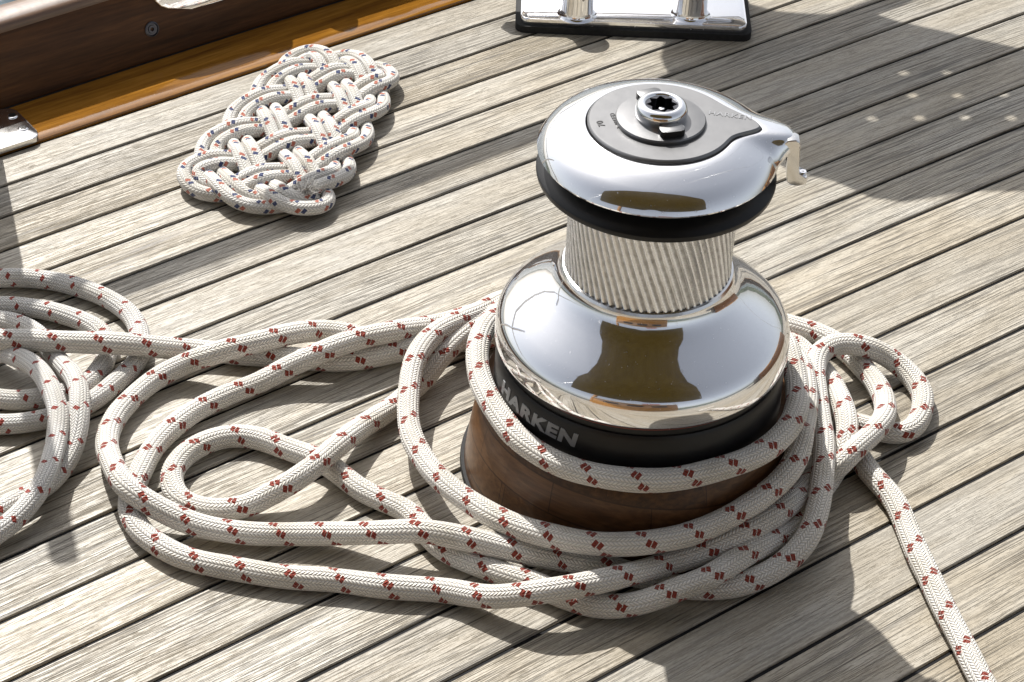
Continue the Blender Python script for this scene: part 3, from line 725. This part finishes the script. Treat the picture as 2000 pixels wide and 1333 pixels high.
# chrome fairlead let into the bulwark face
def fairlead():
    t = thing('fairlead', 'bright chrome fairlead let into the bulwark at the top edge', 'fairlead', (.05, .845, .07))
    bm = bmesh.new(); pts = []
    for k in range(24):
        a = 2 * math.pi * k / 24; pts.append((.082 + .076 * math.copysign(abs(math.cos(a)) ** .6, math.cos(a)), .0740 + .0290 * math.copysign(abs(math.sin(a)) ** .8, math.sin(a))))
    A = [bm.verts.new((x, .8245 + (z - .004) * .2857 - .006, z)) for x, z in pts]; B = [bm.verts.new((x, .87, z)) for x, z in pts]
    fa = bm.faces.new(A); bm.faces.new(B[::-1])
    for i in range(24): bm.faces.new((A[i], A[(i + 1) % 24], B[(i + 1) % 24], B[i]))
    bmesh.ops.bevel(bm, geom=list(fa.edges), offset=.003, segments=4, profile=.5, affect='EDGES')
    put(from_bm('body', bm, CHROME, None, True, 60), t)
fairlead()
# unseen pin heads added on the cap rail; their shade scallops the covering board
for k, x in enumerate((.145, .232, .365)):
    b = .872 + bend(x)
    o = lathe('shade_pin', [(.004, .0900), (.009, .0902), (.010, .096), (.0165, .103), (.0185, .110), (.016, .117), (.008, .121), (.001, .1215)], BOARD, None, 40, (x, b), 60)
    tag(o, ('left', 'middle', 'right')[k] + ' of three unseen pins added on the bulwark cap rail to scallop its shade', 'pin', 'added pins on the cap rail')
# guard rail tube above the bulwark; its soft shade runs along one plank
def guard():
    h = .45; t = thing('guard_rail', 'steel guard rail tube standing above the bulwark', 'rail', (0, .865, 0))
    xs = np.linspace(-1.6, 2.2, 30); P = [(x + .0, .4735 + .0035 - SV[1] * h + bend(x - .1) * .3, h) for x in xs]
    V, F, uv = tube(P, .0115, 24); put(from_arrays('rail', V, F, CHROME, None, True, None, 50), t)
    for x in (-1.5, 1.9):
        b = .866 + bend(x)
        V, F, uv = tube([(x, b, .088), (x, b, .25), (x, .4735 + .0035 - SV[1] * h + bend(x - .1) * .3, h)], .0105, 20); put(from_arrays('post', V, F, CHROME, None, True, None, 50), t)
guard()
# unseen perforated panel, added and outlined to cast the shade right of the winch
def shade_panel():
    h = .50; D = lambda px, py: U(px, py)[:2] - SV * h
    outl = [(1292, 112), (1300, 135), (1330, 170), (1430, 262), (1545, 335), (1625, 352), (1700, 384), (1765, 392), (1890, 372), (2080, 372), (2260, 250), (2200, 160), (2000, 98), (1760, 45), (1690, 22), (1600, 30), (1520, 24), (1440, 2), (1380, -20), (1310, 40)]
    holes = [(1765, 143), (1850, 143), (1783, 187), (1870, 187), (1960, 186), (1703, 232), (1796, 231), (1885, 231), (1975, 232)]
    cu = bpy.data.curves.new('shade_sheet', 'CURVE'); cu.dimensions = '2D'; cu.fill_mode = 'BOTH'; cu.extrude = .003
    def poly(pts):
        s = cu.splines.new('POLY'); s.points.add(len(pts) - 1); s.use_cyclic_u = True
        for q, p in zip(s.points, pts): q.co = (p[0], p[1], 0, 1)
    poly([D(*p) for p in outl])
    for p in holes:
        c = D(*p); poly([(c[0] + + .0070 * math.cos(a), c[1] + .0070 * math.sin(a)) for a in np.linspace(0, 2 * math.pi, 20, endpoint=False)])
    o = bpy.data.objects.new('shade_sheet', cu); C.objects.link(o); dg = bpy.context.evaluated_depsgraph_get()
    me = bpy.data.meshes.new_from_object(o.evaluated_get(dg)); bpy.data.objects.remove(o)
    c = D(1690, 180); t = thing('shade_panel', 'unseen perforated panel on legs, added to shade the deck right of the winch', 'shade_panel', (c[0], c[1], 0))
    me.transform(Matrix.Translation((0, 0, h))); put(link('shade_sheet', me, mat_plain('grey_composite', (.12, .12, .125), .5)), t)
    for p in ((1380, -10), (1700, 40), (2190, 170), (2190, 270)):
        q = D(*p); V, F, uv = tube([(q[0], q[1], 0.), (q[0], q[1], h - .003)], .009, 16); put(from_arrays('leg', V, F, CHROME2, None, True, None, 50), t)
shade_panel()

# ---------------------------------------------------------------- the rest of the boat, behind the camera (seen only in the polished metal)
def boat():
    d = np.array([-.675, -.738]); e = np.array([.738, -.675])
    c = d * 2.75; ang = math.atan2(e[1], e[0])
    t = thing('deckhouse', 'varnished wooden deckhouse with white roof behind the camera', 'deckhouse', (c[0], c[1], 0))
    bm = bmesh.new(); bevel_box(bm, c[0], c[1], .53, 2.6, .9, 1.06, ang, .02); put(from_bm('side', bm, BOARD), t)
    bm = bmesh.new(); bevel_box(bm, c[0], c[1], 1.088, 2.7, 1.0, .05, ang, .015); put(from_bm('roof', bm, mat_plain('white_paint', (.75, .75, .73), .4)), t)
    for k in (-.7, 0, .7):
        q = c + e * k - d * .452; bm = bmesh.new(); bevel_box(bm, q[0], q[1], .72, .46, .03, .26, ang, .01); put(from_bm('window', bm, BLACK), t)
    s = NT('olive_canvas'); nz = s.noise(s.obj(), 9, 4); cc = s.ramp(nz, [(.3, (.17, .125, .03)), (.7, (.24, .18, .05))])
    s.set(col=cc, rough=.9, spec=.1); tr = s.new('ShaderNodeBsdfTranslucent'); s.l(cc, tr.inputs[0]); mx = s.new('ShaderNodeMixShader'); mx.inputs[0].default_value = .35
    s.l(s.b.outputs[0], mx.inputs[1]); s.l(tr.outputs[0], mx.inputs[2]); s.l(mx.outputs[0], s.n['Material Output'].inputs[0])
    nu, nv = 24, 40; V, F = [], []
    for side in (0, 1):
        for i in range(nu + 1):
            u = -1 + 2 * i / nu
            for k in range(nv + 1):
                v = k / nv; st = .32 + 2.7 * v
                half = (.85 + .95 * (st - .32)) * min(1, (max(.0, 1 - abs(2 * v - 1) ** 3.2)) ** .6 + .12)
                q = d * st + e * (half * u)
                V.append((q[0], q[1], 2.15 - .10 * v + .18 * (1 - u * u) + .015 * math.sin(14 * v) - .012 * side))
    n1 = (nu + 1) * (nv + 1); q = lambda i, k: i * (nv + 1) + k
    for i in range(nu):
        for k in range(nv):
            f = (q(i, k), q(i + 1, k), q(i + 1, k + 1), q(i, k + 1)); F += [f, tuple(x + n1 for x in f[::-1])]
    rim = [q(i, 0) for i in range(nu + 1)] + [q(nu, k) for k in range(1, nv + 1)] + [q(i, nv) for i in range(nu - 1, -1, -1)] + [q(0, k) for k in range(nv - 1, 0, -1)]
    F += [(rim[i], rim[(i + 1) % len(rim)], rim[(i + 1) % len(rim)] + n1, rim[i] + n1) for i in range(len(rim))]
    tag(from_arrays('awning', V, F, s.m, None, True, None, 40), 'olive canvas awning stretched over the deck behind the camera', 'awning')
    bm = bmesh.new(); q = d * 2.3 + e * .45; bevel_box(bm, q[0], q[1], 1.16, .5, .3, .09, ang, .03, 3)
    tag(from_bm('seat_cushion', bm, mat_plain('red_canvas', (.5, .06, .04), .8)), 'red cushion on the deckhouse roof behind the camera', 'cushion')
boat()
def skylight():
    e = np.array([.8, -.6]); q = np.array([1.45, -.62]); ang = math.atan2(.62, .785)
    t = thing('skylight', 'varnished wooden skylight with glazed lids to the right of the winch', 'skylight', (q[0], q[1], 0))
    bm = bmesh.new(); bevel_box(bm, q[0], q[1], .15, 1.1, .7, .30, ang, .015); put(from_bm('coaming', bm, COAMING), t)
    gl = mat_plain('dark_glass', (.02, .03, .035), .03, .8)
    a, b = np.array([math.cos(ang), math.sin(ang)]), np.array([-math.sin(ang), math.cos(ang)])
    for k in (-1, 0, 1):
        c = q + a * .36 * k; bm = bmesh.new(); bevel_box(bm, c[0], c[1], .325, .335, .72, .045, ang, .01); f = put(from_bm('lid', bm, BOARD), t)
        bm = bmesh.new(); bevel_box(bm, c[0], c[1], .349, .235, .58, .006, ang, .001); g = from_bm('pane', bm, gl); g.parent = f; g.location = Vector(g.location) - Vector(t.location) - Vector(f.location)
    g.location = g.location
skylight()
def mast():
    d = np.array([-.675, -.738]); e = np.array([.738, -.675]); c = d * 4.2 - e * 2.4
    t = thing('mast', 'tall varnished wooden mast with steel shrouds behind the camera', 'mast', (c[0], c[1], 0))
    put(lathe('pole', [(.15, 0), (.15, .3), (.14, 8), (.08, 16)], BOARD, None, 40, (c[0], c[1])), t)
    for k in (-2.6, -1.8, 2.2):
        b = c + e * k; V, F, uv = tube([(b[0], b[1], .05), (c[0] + e[0] * k * .5, c[1] + e[1] * k * .5, 7.5), (c[0], c[1], 15)], .007, 8); put(from_arrays('shroud', V, F, CHROME2, None), t)
mast()
def stays():
    d = np.array([-.675, -.738]); e = np.array([.738, -.675]); c = d * 4.2 - e * 2.4; t = bpy.data.objects['mast']
    for end in ((2.6, .86, .09), (-2.9, .70, .09), (4.6, .3, .02), (1.2, -3.2, .02)):
        V, F, uv = tube([(*(c + (np.array(end[:2]) - c) * f), 14 + (end[2] - 14) * f) for f in (0, .5, 1)], .006, 8); put(from_arrays('stay', V, F, CHROME2, None), t)
stays()
def hills():
    n = 240; V, F = [], []
    for j in range(n):
        a = 2 * math.pi * j / n; hh = 14 + 9 * math.sin(3 * a + 1) + 6 * math.sin(7 * a) + 3 * math.sin(17 * a)
        for r, z in ((430, -2), (480, hh * .6), (540, hh), (600, -2)): V.append((r * math.cos(a), r * math.sin(a), z))
    F = [(j * 4 + i, ((j + 1) % n) * 4 + i, ((j + 1) % n) * 4 + i + 1, j * 4 + i + 1) for j in range(n) for i in range(3)]
    tag(from_arrays('hills', V, F, mat_plain('far_scrub', (.05, .06, .04), .9, .1, .5, .02), None), 'low wooded hills around the harbour', None, None, 'structure')
hills()
